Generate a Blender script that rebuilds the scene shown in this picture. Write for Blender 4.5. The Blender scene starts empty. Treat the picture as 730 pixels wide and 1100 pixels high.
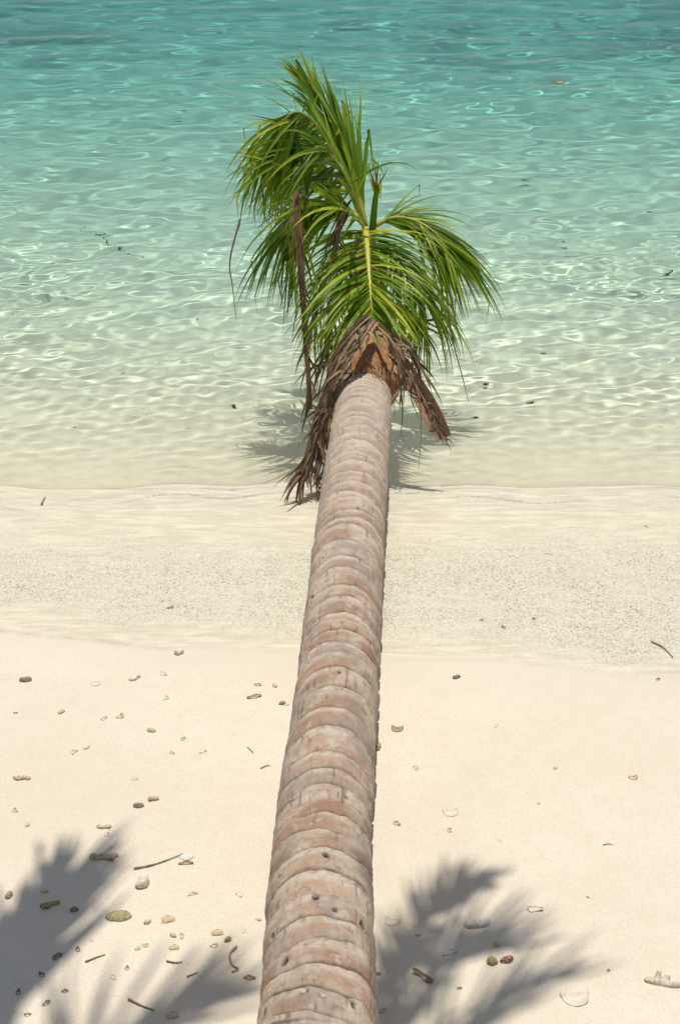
import bpy, math, random
import numpy as np
from mathutils import Vector, Matrix

S = bpy.context.scene
C = S.collection
rnd = random.Random(11)
rng = np.random.default_rng(5)
R = math.radians

# ------------------------------------------------------------------ camera
H, PITCH, F = 3.0, R(29.0), 1700.0          # metres above the sea, look-down angle, focal length in px of an 1100 px tall frame
CP, SP = math.cos(PITCH), math.sin(PITCH)
cam = bpy.data.cameras.new('camera')
cam.sensor_fit = 'VERTICAL'
cam.sensor_height = 24.0
cam.lens = 24.0 * F / 1100.0
cam.clip_start, cam.clip_end = 0.05, 3000.0
cam_o = bpy.data.objects.new('camera', cam)
C.objects.link(cam_o)
cam_o.location = (0, 0, H)
cam_o.rotation_euler = (math.pi / 2 - PITCH, 0, 0)
S.camera = cam_o
cam.dof.use_dof = True
cam.dof.focus_distance = 5.6
cam.dof.aperture_fstop = 9.0

# ------------------------------------------------------------------ sun and sky
EL, AZ = R(75.0), R(4.0)
SUN = Vector((math.sin(AZ) * math.cos(EL), math.cos(AZ) * math.cos(EL), math.sin(EL)))
sl = bpy.data.lights.new('sun', 'SUN')
sl.energy = 3.9
sl.angle = R(0.5)
sl.color = (1.0, 0.965, 0.90)
sl.cycles.is_caustics_light = True
so = bpy.data.objects.new('sun', sl)
C.objects.link(so)
so.rotation_euler = SUN.to_track_quat('Z', 'Y').to_euler()
so.location = SUN * 30
W = bpy.data.worlds.new('World')
S.world = W
W.use_nodes = True
wn = W.node_tree
sky = wn.nodes.new('ShaderNodeTexSky')
sky.sky_type = 'NISHITA'
sky.sun_disc = False
sky.sun_elevation = EL
sky.sun_rotation = AZ
sky.air_density = 1.0
sky.dust_density = 1.2
bg = wn.nodes['Background']
bg.inputs['Strength'].default_value = 0.085
wn.links.new(sky.outputs[0], bg.inputs['Color'])
S.view_settings.view_transform = 'Standard'
S.view_settings.look = 'None'
S.view_settings.exposure = 0
S.cycles.max_bounces = 10
S.cycles.transmission_bounces = 8
S.cycles.transparent_max_bounces = 12
S.cycles.volume_bounces = 0

# ------------------------------------------------------------------ numpy noise
_T = rng.random((256, 256))


def vnoise(x, y, seed=0):
    x = np.asarray(x, float) + seed * 17.31
    y = np.asarray(y, float) + seed * 5.77
    xi, yi = np.floor(x).astype(int), np.floor(y).astype(int)
    fx, fy = x - xi, y - yi
    fx, fy = fx * fx * (3 - 2 * fx), fy * fy * (3 - 2 * fy)
    a, b = _T[xi & 255, yi & 255], _T[(xi + 1) & 255, yi & 255]
    c, d = _T[xi & 255, (yi + 1) & 255], _T[(xi + 1) & 255, (yi + 1) & 255]
    return (a * (1 - fx) + b * fx) * (1 - fy) + (c * (1 - fx) + d * fx) * fy


def fbm(x, y, seed=0, o=4):
    v, a, t = 0, 0.5, 0
    for k in range(o):
        v = v + a * vnoise(np.asarray(x) * 2 ** k, np.asarray(y) * 2 ** k, seed + k)
        t += a
        a *= 0.5
    return v / t


def sstep(a, b, x):
    t = np.clip((np.asarray(x, float) - a) / (b - a), 0, 1)
    return t * t * (3 - 2 * t)


# ------------------------------------------------------------------ terrain and sea level
PY = [-60, -8, 0, 2.5, 4.35, 5.57, 5.76, 6.5, 8.0, 10.5, 13.5, 18, 30, 80, 400]
PZ = [3.2, .60, .44, .255, .088, -.004, -.062, -.18, -.48, -.98, -1.65, -2.7, -4.5, -7.0, -12]


def edge_shift(X):                       # how far the wash runs up, along the shore
    return -0.10 * sstep(-0.9, 0.9, X) + 0.07 * (vnoise(X * 1.7, 0 * X, 3) - .5) + .035 * (vnoise(X * 5.3, 0 * X, 4) - .5) + 0.10 * sstep(-0.5, -1.2, X) - 0.14 * sstep(.35, 1.15, X)


def front_shift(X):
    return -0.10 * sstep(.25, 1.1, X) + 0.17 * (vnoise(X * 1.3, 0 * X, 8) - .5) + .10 * (vnoise(X * 4.1, 0 * X, 9) - .5)


def ground(X, Y):
    X, Y = np.asarray(X, float), np.asarray(Y, float)
    z = np.interp(Y, PY, PZ)
    dry = 1 - sstep(4.0, 4.6, Y)
    z = z + dry * (0.022 * (fbm(X * .9, Y * .9, 2) - .5) + 0.006 * (fbm(X * 5, Y * 5, 6) - .5))
    bed = sstep(5.9, 8, Y)
    z = z + bed * (0.07 * (fbm(X * .7, Y * .7, 9) - .5) + .02 * (fbm(X * 3, Y * 4, 12) - .5))
    return z


def gz(x, y):
    return float(ground(np.array([x]), np.array([y]))[0])


def ray(px, py):
    u, v = (px - 365) / F, (py - 550) / F
    return Vector((u, CP - v * SP, -SP - v * CP))


def P(px, py, D):                        # the point that far out to sea along a line of sight
    d = ray(px, py)
    return Vector((0, 0, H)) + d * (D / d.y)


def PC(px, py, D):
    return P(px, py, D + .42)


def G(px, py, water=False):              # where a line of sight meets the sand
    d = ray(px, py)
    t = 3.0
    for k in range(40):
        p = Vector((0, 0, H)) + d * t
        g = max(gz(p.x, p.y), 0.0) if water else gz(p.x, p.y)
        t += (p.z - g) / (-d.z) * .8
    return Vector((0, 0, H)) + d * t


def up(px, py, z):                       # the point at height z whose shadow falls at G
    g = G(px, py)
    return g + SUN * ((z - g.z) / SUN.z)


# ------------------------------------------------------------------ object helpers
def tag(o, label=None, cat=None, group=None, kind=None):
    for k, v in (('label', label), ('category', cat), ('group', group), ('kind', kind)):
        if v:
            o[k] = v
    return o


def empty(name, loc):
    o = bpy.data.objects.new(name, None)
    C.objects.link(o)
    o.location = loc
    o.empty_display_size = .2
    return o


def mesh_np(name, V, Fq, mat, parent=None, attrs=None, smooth=True):
    """V: n x 3 world coordinates; Fq: list of faces or an m x 4 array"""
    me = bpy.data.meshes.new(name)
    V = np.asarray(V, np.float32)
    off = np.zeros(3, np.float32)
    if parent is not None:
        off = np.array(ABS(parent), np.float32)
    if isinstance(Fq, np.ndarray):
        m = len(Fq)
        me.vertices.add(len(V))
        me.vertices.foreach_set('co', (V - off).ravel())
        me.loops.add(m * 4)
        me.loops.foreach_set('vertex_index', Fq.astype(np.int32).ravel())
        me.polygons.add(m)
        me.polygons.foreach_set('loop_start', np.arange(0, 4 * m, 4, dtype=np.int32))
        me.update(calc_edges=True)
        me.validate()
    else:
        me.from_pydata((V - off).tolist(), [], Fq)
    me.polygons.foreach_set('use_smooth', [smooth] * len(me.polygons))
    for k, a in (attrs or {}).items():
        at = me.attributes.new(k, 'FLOAT', 'POINT')
        at.data.foreach_set('value', np.asarray(a, np.float32))
    o = bpy.data.objects.new(name, me)
    C.objects.link(o)
    me.materials.append(mat)
    if parent is not None:
        o.parent = parent
    return o


_abs = {}


def ABS(o):
    v = Vector(o.location)
    while o.parent is not None:
        o = o.parent
        v = v + Vector(o.location)
    return v


# ------------------------------------------------------------------ materials
def new_mat(name):
    m = bpy.data.materials.new(name)
    m.use_nodes = True
    nt = m.node_tree
    b = nt.nodes['Principled BSDF']
    return m, nt, b


class NT:
    def __init__(s, nt):
        s.nt = nt

    def n(s, t, **kw):
        x = s.nt.nodes.new('ShaderNode' + t)
        for k, v in kw.items():
            setattr(x, k, v)
        return x

    def l(s, a, b):
        s.nt.links.new(a, b)

    def val(s, x, sock):
        if isinstance(x, (int, float)):
            sock.default_value = x
        elif isinstance(x, tuple):
            sock.default_value = x if len(x) == len(sock.default_value) else x + (1,)
        else:
            s.l(x, sock)

    def math(s, op, a, b=0.0, c=None, clamp=False):
        x = s.n('Math', operation=op, use_clamp=clamp)
        s.val(a, x.inputs[0])
        s.val(b, x.inputs[1])
        if c is not None:
            s.val(c, x.inputs[2])
        return x.outputs[0]

    def mix(s, f, a, b, mode='MIX'):
        x = s.n('Mix', data_type='RGBA', blend_type=mode)
        s.val(f, x.inputs[0])
        s.val(a, x.inputs[6])
        s.val(b, x.inputs[7])
        return x.outputs[2]

    def noise(s, scale, detail=4, rough=.55, vec=None, dist=0):
        x = s.n('TexNoise')
        x.inputs['Scale'].default_value = scale
        x.inputs['Detail'].default_value = detail
        x.inputs['Roughness'].default_value = rough
        x.inputs['Distortion'].default_value = dist
        if vec is not None:
            s.l(vec, x.inputs['Vector'])
        return x.outputs['Fac']

    def rng(s, v, a, b, c=0.0, d=1.0, smooth=True):
        x = s.n('MapRange', interpolation_type='SMOOTHSTEP' if smooth else 'LINEAR')
        s.val(v, x.inputs[0])
        for i, q in enumerate((a, b, c, d)):
            x.inputs[1 + i].default_value = q
        return x.outputs[0]

    def attr(s, name):
        x = s.n('Attribute')
        x.attribute_name = name
        return x.outputs['Fac']

    def bump(s, h, strength, dist, normal=None):
        x = s.n('Bump')
        x.inputs['Strength'].default_value = strength
        x.inputs['Distance'].default_value = dist
        s.l(h, x.inputs['Height'])
        if normal is not None:
            s.l(normal, x.inputs['Normal'])
        return x.outputs[0]


# --- sand: dry, damp, coarse wash zone and sea bed, told apart by place on the slope
m_sand, nt, b = new_mat('coral_sand')
N = NT(nt)
geo = N.n('NewGeometry')
pos = geo.outputs['Position']
wash, damp, deep = N.attr('wash'), N.attr('damp'), N.attr('deep')
n_big = N.noise(1.3, 5, .6, pos)
n_mid = N.noise(14, 5, .65, pos)
n_fine = N.noise(260, 3, .7, pos)
n_gr = N.noise(700, 2, .6, pos)
dry = N.mix(N.rng(n_big, .3, .7), (.71, .625, .485), (.77, .69, .55))
dry = N.mix(N.math('MULTIPLY', N.rng(n_mid, .42, .72), .35), dry, (.67, .575, .435))
dry = N.mix(N.rng(n_fine, .35, .72, 0, .55), dry, (.50, .39, .27))
dry = N.mix(N.rng(n_gr, .58, .75, 0, .6), dry, (.86, .79, .68))
dampc = N.mix(N.rng(n_fine, .35, .7, 0, .35), (.68, .60, .465), (.57, .495, .37))
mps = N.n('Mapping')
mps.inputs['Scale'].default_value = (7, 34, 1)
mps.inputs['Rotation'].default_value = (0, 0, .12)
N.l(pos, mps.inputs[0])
ripple_streak = N.noise(1.0, 5, .62, mps.outputs[0], .8)  # pale and dark sand streaks, painted in place of ripple light under the wash
washc = N.mix(N.rng(n_fine, .35, .7, 0, .4), N.mix(N.rng(ripple_streak, .38, .66), (.61, .565, .46), (.75, .71, .60)), (.42, .36, .26))
vor = N.n('TexVoronoi')
vor.inputs['Scale'].default_value = 215
vor.inputs['Randomness'].default_value = 1
N.l(pos, vor.inputs['Vector'])
sepv = N.n('SeparateColor')
N.l(vor.outputs['Color'], sepv.inputs[0])
rampc = N.n('ValToRGB')
el = rampc.color_ramp.elements
el[0].position, el[0].color = 0.0, (.26, .22, .16, 1)
el[1].position, el[1].color = 1.0, (.86, .84, .78, 1)
for p_, c_ in ((.10, (.36, .30, .20, 1)), (.22, (.66, .62, .53, 1)), (.6, (.74, .71, .63, 1)), (.82, (.76, .72, .62, 1))):
    e_ = el.new(p_)
    e_.color = c_
N.l(sepv.outputs[0], rampc.inputs[0])
coarse = N.mix(N.rng(vor.outputs['Distance'], .45, .8, 0, .45), rampc.outputs[0], (.34, .28, .19))
patch = N.noise(5.5, 4, .6, pos)
coarse_amt = N.math('MULTIPLY', N.attr('coarse'), N.rng(patch, .30, .62, .50, .95))
bedc = N.mix(N.rng(n_mid, .35, .7), (.88, .81, .62), (.79, .72, .53))
bedc = N.mix(N.rng(n_fine, .4, .7, 0, .4), bedc, (.66, .60, .46))
grass = N.noise(.42, 5, .62, pos, .6)
grassy = N.math('MULTIPLY', N.rng(grass, .50, .66), N.attr('weedy'))
bedc = N.mix(N.math('MULTIPLY', grassy, .5), bedc, (.07, .085, .06))
col = N.mix(damp, dry, dampc)
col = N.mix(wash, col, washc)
col = N.mix(N.math('MULTIPLY', N.attr('tide'), N.rng(n_mid, .35, .6, .3, .9)), col, (.42, .32, .20))
col = N.mix(deep, col, bedc)
col = N.mix(coarse_amt, col, coarse)
N.l(col, b.inputs['Base Color'])
N.l(N.rng(damp, 0, 1, .95, .55), b.inputs['Roughness'])
b.inputs['Specular IOR Level'].default_value = .25
h1 = N.math('ADD', N.math('MULTIPLY', n_mid, .8), N.math('MULTIPLY', n_fine, .25))
nb = N.bump(h1, .6, .009)
hv = N.math('MULTIPLY', N.math('SUBTRACT', 1.0, vor.outputs['Distance']), coarse_amt)
nb = N.bump(hv, .8, .004, nb)
nb = N.bump(n_gr, .35, .0012, nb)
N.l(nb, b.inputs['Normal'])

# --- sea water
m_water = bpy.data.materials.new('sea_water')
m_water.use_nodes = True
nt = m_water.node_tree
nt.nodes.clear()
N = NT(nt)
out = N.n('OutputMaterial')
# light loses red, then blue and green, on its way through the water under each point of the surface
dep = N.attr('depth')
chan = N.n('CombineColor')
for i_, k_ in enumerate((.43, .152, .146)):
    N.l(N.math('POWER', 2.718282, N.math('MULTIPLY', dep, -k_ * 1.25)), chan.inputs[i_])
rf = N.n('BsdfRefraction')
rf.inputs['IOR'].default_value = 1.33
rf.inputs['Roughness'].default_value = 0
N.l(chan.outputs[0], rf.inputs['Color'])
gs = N.n('BsdfGlossy')
gs.inputs['Roughness'].default_value = 0
fz = N.n('Fresnel')
fz.inputs['IOR'].default_value = 1.33
mx = N.n('MixShader')
N.l(fz.outputs[0], mx.inputs[0])
N.l(rf.outputs[0], mx.inputs[1])
N.l(gs.outputs[0], mx.inputs[2])
N.l(mx.outputs[0], out.inputs['Surface'])

# a few millimetres of water sliding back down the sand
m_film = bpy.data.materials.new('wash_film')
m_film.use_nodes = True
nt = m_film.node_tree
nt.nodes.clear()
N = NT(nt)
out = N.n('OutputMaterial')
tb_ = N.n('BsdfTransparent')
tb_.inputs['Color'].default_value = (.97, .97, .95, 1)
gs = N.n('BsdfGlossy')
gs.inputs['Roughness'].default_value = .04
fz = N.n('Fresnel')
fz.inputs['IOR'].default_value = 1.33
mx = N.n('MixShader')
geo = N.n('NewGeometry')
bm_ = N.bump(N.noise(60, 3, .6, geo.outputs['Position']), .35, .003)
N.l(bm_, gs.inputs['Normal'])
N.l(bm_, fz.inputs['Normal'])
N.l(fz.outputs[0], mx.inputs[0])
N.l(tb_.outputs[0], mx.inputs[1])
N.l(gs.outputs[0], mx.inputs[2])
foam = N.n('BsdfDiffuse')
foam.inputs['Color'].default_value = (.85, .86, .82, 1)
fm = N.n('MixShader')
fn_ = N.math('MULTIPLY', N.attr('foam'), N.rng(N.noise(90, 4, .7, geo.outputs['Position']), .40, .62))
N.l(fn_, fm.inputs[0])
N.l(mx.outputs[0], fm.inputs[1])
N.l(foam.outputs[0], fm.inputs[2])
N.l(fm.outputs[0], out.inputs['Surface'])

# --- leaves: attributes tone (per leaflet), dry (brown amount)


def leaf_mat(name, c0, c1, c2, brown, trans=.45, rough=.38):
    m, nt, b = new_mat(name)
    N = NT(nt)
    tone, dryv, s_, w_ = N.attr('tone'), N.attr('dry'), N.attr('along'), N.attr('across')
    ns = N.noise(35, 3)
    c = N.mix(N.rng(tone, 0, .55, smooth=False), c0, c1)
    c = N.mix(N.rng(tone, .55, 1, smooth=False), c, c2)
    st = N.n('TexWave', wave_type='BANDS', bands_direction='X')
    stripes = N.math('SINE', N.math('MULTIPLY', w_, 20.0))
    c = N.mix(N.math('MULTIPLY', N.rng(stripes, -1, 1), .18), c, c2)
    dd = N.math('ADD', dryv, N.math('MULTIPLY', N.math('SUBTRACT', ns, .5), .6), clamp=True)
    c = N.mix(N.rng(dd, .35, .75), c, brown)
    N.l(c, b.inputs['Base Color'])
    b.inputs['Roughness'].default_value = rough
    b.inputs['Specular IOR Level'].default_value = .28
    tr = N.n('BsdfTranslucent')
    ct = N.mix(1.0, c, (1.15, 1.1, .45), 'MULTIPLY')
    N.l(ct, tr.inputs['Color'])
    mx = N.n('MixShader')
    mx.inputs[0].default_value = trans
    N.l(b.outputs[0], mx.inputs[1])
    N.l(tr.outputs[0], mx.inputs[2])
    N.l(mx.outputs[0], nt.nodes['Material Output'].inputs['Surface'])
    return m


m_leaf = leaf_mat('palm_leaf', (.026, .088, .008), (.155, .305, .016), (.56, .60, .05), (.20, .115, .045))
m_dead = leaf_mat('dead_palm_leaf', (.10, .065, .04), (.25, .16, .09), (.46, .34, .22), (.17, .105, .06), .2, .7)


def simple_mat(name, c1, c2, scale=30, rough=.75, bump=.4, dist=.004, stretch=None, spots=None):
    m, nt, b = new_mat(name)
    N = NT(nt)
    tc = N.n('TexCoord')
    v = tc.outputs['Object']
    if stretch:
        mp = N.n('Mapping')
        mp.inputs['Scale'].default_value = stretch
        N.l(v, mp.inputs[0])
        v = mp.outputs[0]
    ns = N.noise(scale, 5, .65, v)
    c = N.mix(N.rng(ns, .3, .7), c1, c2)
    if spots:
        n2 = N.noise(scale * 2.6, 2, .5, v)
        c = N.mix(N.rng(n2, .55, .63), c, spots)
    N.l(c, b.inputs['Base Color'])
    b.inputs['Roughness'].default_value = rough
    b.inputs['Specular IOR Level'].default_value = .3
    N.l(N.bump(ns, bump, dist), b.inputs['Normal'])
    return m


m_rachis = simple_mat('frond_midrib', (.56, .50, .06), (.40, .40, .05), 25, .4, .2, .002)
m_rachis_g = simple_mat('frond_midrib_green', (.26, .30, .04), (.38, .36, .05), 25, .4, .2, .002)
m_rachis_d = simple_mat('dead_midrib', (.20, .125, .07), (.36, .24, .145), 40, .8, .5, .003)
m_sheath = simple_mat('sheath_fibre', (.42, .20, .075), (.22, .10, .04), 60, .9, .9, .008, spots=(.54, .33, .16))
m_petiole = simple_mat('dry_petiole', (.44, .27, .16), (.23, .135, .08), 45, .8, .6, .004)

# ------------------------------------------------------------------ sand sheet (beach and sea bed in one)


def axis(segs):
    out = []
    for a, b_, n in segs:
        out.append(np.linspace(a, b_, n, endpoint=False))
    return np.concatenate(out + [[segs[-1][1]]])


def sheet(name, us, ys, fz, fanx, mat, attrs=None):
    U, Y = np.meshgrid(us, ys)
    X = U * fanx(Y)
    Z = fz(X, Y)
    V = np.stack([X, Y, Z], -1).reshape(-1, 3)
    ny, nx = X.shape
    i = np.arange(nx * ny).reshape(ny, nx)
    Fq = np.stack([i[:-1, :-1], i[:-1, 1:], i[1:, 1:], i[1:, :-1]], -1).reshape(-1, 4)
    at = {k: f(X, Y).ravel() for k, f in (attrs or {}).items()}
    return mesh_np(name, V, Fq, mat, None, at), (X, Y, Z)


def EDGE(X):
    return 4.36 + edge_shift(X)


def FRONT(X):
    return 5.545 + front_shift(X)


ux = axis([(-80, -8, 14), (-8, -1.3, 34), (-1.3, 1.3, 260), (1.3, 8, 34), (8, 80, 15)])
uy = axis([(-60, -4, 12), (-4, 2.2, 40), (2.2, 8, 420), (8, 18, 220), (18, 60, 40), (60, 420, 20)])
fan = lambda Y: np.maximum(1.0, 0.28 * Y)
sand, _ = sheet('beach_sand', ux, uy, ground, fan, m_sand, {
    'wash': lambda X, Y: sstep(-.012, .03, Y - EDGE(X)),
    'tide': lambda X, Y: np.exp(-((Y - EDGE(X) + .012) / .013) ** 2) * (.25 + .75 * sstep(-.3, -.9, X)) * (.35 + .9 * vnoise(X * 3, Y * 0, 36)),
    'coarse': lambda X, Y: .9 * sstep(.02, .26, Y - EDGE(X) + .2 * (fbm(X * 3, Y * 3, 33) - .5)) * (1 - .97 * sstep(4.85, 5.35, Y + .3 * (fbm(X * 2, Y * 3, 35) - .5))),
    'damp': lambda X, Y: .8 * sstep(-.30, .03, Y - EDGE(X) + .25 * (fbm(X * 2, Y * 2, 21) - .5)) * (1 - sstep(.1, .9, Y - EDGE(X))) + .10 * sstep(.1, .9, Y - EDGE(X)),
    'deep': lambda X, Y: sstep(.13, .32, Y - FRONT(X)),
    'weedy': lambda X, Y: sstep(13.6, 16.5, Y + 1.5 * (vnoise(X * .5, Y * .5, 30) - .5)),
})
sand['kind'] = 'structure'
sand.cycles.is_caustics_receiver = True

# ------------------------------------------------------------------ water: swell, ripples and the thin wash running up the sand
WAVES = []
wr = np.random.default_rng(23)
for k in range(64):
    L = .125 * 6.0 ** wr.random()
    th = math.pi / 2 + R(6) + wr.normal(0, .52)
    a = .0030 * (L / .3) ** 1.0 * wr.uniform(.4, 1)
    WAVES.append((2 * math.pi / L * math.cos(th), 2 * math.pi / L * math.sin(th), wr.uniform(0, 7), a))
SMALL = []
for k in range(22):
    L = wr.uniform(.06, .13)
    th = math.pi / 2 + R(6) + wr.normal(0, .6)
    SMALL.append((2 * math.pi / L * math.cos(th), 2 * math.pi / L * math.sin(th), wr.uniform(0, 7),   .00024 * (L / .09) ** 1.5))
for k in range(5):
    L = wr.uniform(1.2, 2.6)
    th = math.pi / 2 + R(8) + wr.normal(0, .25)
    WAVES.append((2 * math.pi / L * math.cos(th), 2 * math.pi / L * math.sin(th), wr.uniform(0, 7), .0045 * L / 1.8))


def sea(X, Y):
    z = np.zeros_like(X)
    wx = X + .10 * (fbm(X * .8, Y * .8, 40, 2) - .5)
    wy = Y + .16 * (fbm(X * .6, Y * .9, 44, 2) - .5)
    for kx, ky, p, a in WAVES:
        lam = 2 * math.pi / math.hypot(kx, ky)
        fade = 1 - sstep(lam * 60, lam * 110, Y) if lam < .8 else 1.0
        z = z + a * fade * np.cos(kx * wx + ky * wy + p)
    amp = (.22 + .16 * sstep(5.6, 7.5, Y) - .22 * sstep(7.5, 12, Y)) * (.75 + .5 * fbm(X * .45, Y * .35, 50, 2))
    sm = np.zeros_like(X)
    for kx, ky, p, a in SMALL:
        sm = sm + a * np.cos(kx * wx + ky * wy + p)
    return z * amp + sm * sstep(5.72, 6.0, Y) * (1 - sstep(7.5, 10, Y)) * (.4 + 1.2 * vnoise(X * 1.1, Y * 1.4, 58))


def water_z(X, Y):
    g = ground(X, Y)
    e = Y - EDGE(X)
    f = Y - FRONT(X)
    mr = fbm(X * 16, Y * 22, 60, 3) - .5
    film = g + .0045 * sstep(0, .06, e) * (1 + 1.0 * mr) + .004 * sstep(.05, .5, e) - .012 * (1 - sstep(-.03, .012, e))
    film = film + .0018 * (fbm(X * 3 + 40, Y * 9, 66, 2) - .5) * sstep(.2, .6, e)
    film = film + (.022 + .0016 * (fbm(X * 14 + Y * 5, Y * 38 - X * 9, 68, 2) - .5) + .0035 * (fbm(X * 4, Y * 12 - X * 2, 69, 2) - .5)) * sstep(-.46, -.12, f)
    k = sstep(-.02, .05, f)
    lip = .0035 * np.exp(-((f - .04) / .03) ** 2) * (.3 + 1.2 * vnoise(X * 2.2, 0 * X, 70))
    s = np.maximum(sea(X, Y) + .012, g + .018)
    return film * (1 - k) + s * k + lip


wu = axis([(-80, -8, 12), (-8, -1.25, 60), (-1.25, 1.25, 420), (1.25, 8, 60), (8, 80, 13)])
wy = [4.0]
while wy[-1] < 420:
    y = wy[-1]
    wy.append(y + (.008 if y < 6.2 else .009 + .0016 * (y - 6.2) if y < 18.5 else .03 + .12 * (y - 18.5)))
wfan = lambda Y: np.maximum(1.0, 0.25 * Y)
DEPTH = {'depth': lambda X, Y: np.clip(-ground(X, Y), 0, 8)}
SEAM = .22


def part_sheet(name, mat, keep):
    U, Y = np.meshgrid(wu, np.array(wy))
    X = U * wfan(Y)
    Z = water_z(X, Y)
    V = np.stack([X, Y, Z], -1).reshape(-1, 3)
    ny, nx = X.shape
    i = np.arange(nx * ny).reshape(ny, nx)
    Fq = np.stack([i[:-1, :-1], i[:-1, 1:], i[1:, 1:], i[1:, :-1]], -1).reshape(-1, 4)
    e = (Y - FRONT(X)).ravel()[Fq].mean(1)
    Fq = Fq[keep(e)]
    used = np.zeros(len(V), bool)
    used[Fq.ravel()] = True
    new = np.cumsum(used) - 1
    fr_, ed_ = Y - FRONT(X), Y - EDGE(X)
    fo = .95 * np.exp(-((fr_ - .012) / .009) ** 2) * sstep(.36, .66, vnoise(X * 3.3, 0 * X, 72)) + .3 * np.exp(-((fr_ + .05 + .05 * vnoise(X * 2, Y * 0, 73)) / .008) ** 2) * sstep(.45, .7, vnoise(X * 2.3, 0 * X, 74))
    fo = fo + .35 * np.exp(-((ed_ - .012) / .007) ** 2) * sstep(.4, .7, vnoise(X * 4.3, 0 * X, 75))
    at = {'depth': np.clip(-ground(X, Y), 0, 8).ravel()[used], 'foam': fo.ravel()[used]}
    o = mesh_np(name, V[used], new[Fq], mat, None, at)
    o['kind'] = 'structure'
    return o


water = part_sheet('water', m_water, lambda e: e > SEAM)
water.cycles.is_caustics_caster = True
wash_film = part_sheet('shallow_water', m_film, lambda e: (e <= SEAM) & (e > -2.2))

# ------------------------------------------------------------------ curves and tubes


def spline(pts, n):
    p = [Vector(q) for q in pts]
    p = [p[0] * 2 - p[1]] + p + [p[-1] * 2 - p[-2]]
    segs = len(p) - 3
    out = []
    for i in range(n):
        t = i / (n - 1) * segs
        k = min(int(t), segs - 1)
        t -= k
        a, b_, c, d = p[k:k + 4]
        out.append(.5 * ((2 * b_) + (c - a) * t + (2 * a - 5 * b_ + 4 * c - d) * t * t + (3 * b_ - a - 3 * c + d) * t ** 3))
    return out


class MB:
    def __init__(s):
        s.v, s.f, s.at = [], [], {}

    def add(s, vs, fs, **at):
        o = len(s.v)
        s.v += [tuple(q) for q in vs]
        s.f += [tuple(i + o for i in f) for f in fs]
        for k in ('tone', 'dry', 'along', 'across'):
            a = at.get(k, 0.5 if k == 'tone' else 0.0)
            s.at.setdefault(k, []).extend(a if isinstance(a, (list, tuple)) else [a] * len(vs))

    def tube(s, path, rad, n=8, flat=1.0, up=Vector((0, 0, 1)), **at):
        vs, fs = [], []
        m = len(path)
        for i, p in enumerate(path):
            t = (path[min(i + 1, m - 1)] - path[max(i - 1, 0)]).normalized()
            x = t.cross(up)
            x = x.normalized() if x.length > 1e-4 else Vector((1, 0, 0))
            y = x.cross(t)
            r = rad(i / (m - 1)) if callable(rad) else rad
            for k in range(n):
                a = 2 * math.pi * k / n
                vs.append(p + x * (math.cos(a) * r) + y * (math.sin(a) * r * flat))
        for i in range(m - 1):
            for k in range(n):
                fs.append((i * n + k, i * n + (k + 1) % n, (i + 1) * n + (k + 1) % n, (i + 1) * n + k))
        fs.append(tuple(range(n))[::-1])
        fs.append(tuple((m - 1) * n + k for k in range(n)))
        s.add(vs, fs, **at)

    def build(s, name, mat, parent=None, smooth=True):
        return mesh_np(name, s.v, s.f, mat, parent, s.at, smooth)


def rv(s=1.0):
    return Vector((rnd.gauss(0, s), rnd.gauss(0, s), rnd.gauss(0, s)))


def leaflet(mb, p, d, nrm, L, w, droop, tone, dry0, kink=None, ns=9, fold=.35, side=Vector((0, 0, 0)), curl=.5):
    """one narrow V-folded blade that bends under its own weight"""
    vs, fs = [], []
    dr, al, ac = [], [], []
    ds = L / ns
    q = p.copy()
    d = d.normalized()
    tw = rnd.gauss(0, .25)
    for i in range(ns + 1):
        s = i / ns
        wd = d.cross(nrm)
        wd = wd.normalized() if wd.length > 1e-3 else Vector((1, 0, 0))
        n2 = wd.cross(d)
        wid = w * (min(1.0, .35 + s * 4.0)) * max(.03, (1 - s ** 1.55))
        f = fold * (1 - .5 * s)
        wv = wd * math.cos(tw * s) + n2 * math.sin(tw * s)
        nv = n2 * math.cos(tw * s) - wd * math.sin(tw * s)
        vs += [q - wv * wid * .5 + nv * wid * f, q, q + wv * wid * .5 + nv * wid * f]
        dv = dry0 + (max(0, s - .72) / .28) ** 1.5 * (.35 + .9 * dry0 + .25 * rnd.random())
        dr += [dv] * 3
        al += [s] * 3
        ac += [-1, 0, 1]
        q = q + d * ds
        d = (d + (Vector((0, 0, -1)) * droop * (.4 + 1.3 * s) + side * (s)) * (ds * 3.2) + rv(.02)).normalized()
        if kink and abs(s - kink) < .5 / ns:
            d = (d * .25 + Vector((rnd.gauss(0, .3), rnd.gauss(0, .3), -1))).normalized()
        nrm = (nrm - d * nrm.dot(d))
        nrm = nrm.normalized() if nrm.length > 1e-3 else Vector((0, 0, 1))
    for i in range(ns):
        a = i * 3
        fs += [(a, a + 1, a + 4, a + 3), (a + 1, a + 2, a + 5, a + 4)]
    mb.add(vs, fs, tone=tone, dry=dr, along=al, across=ac)


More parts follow.
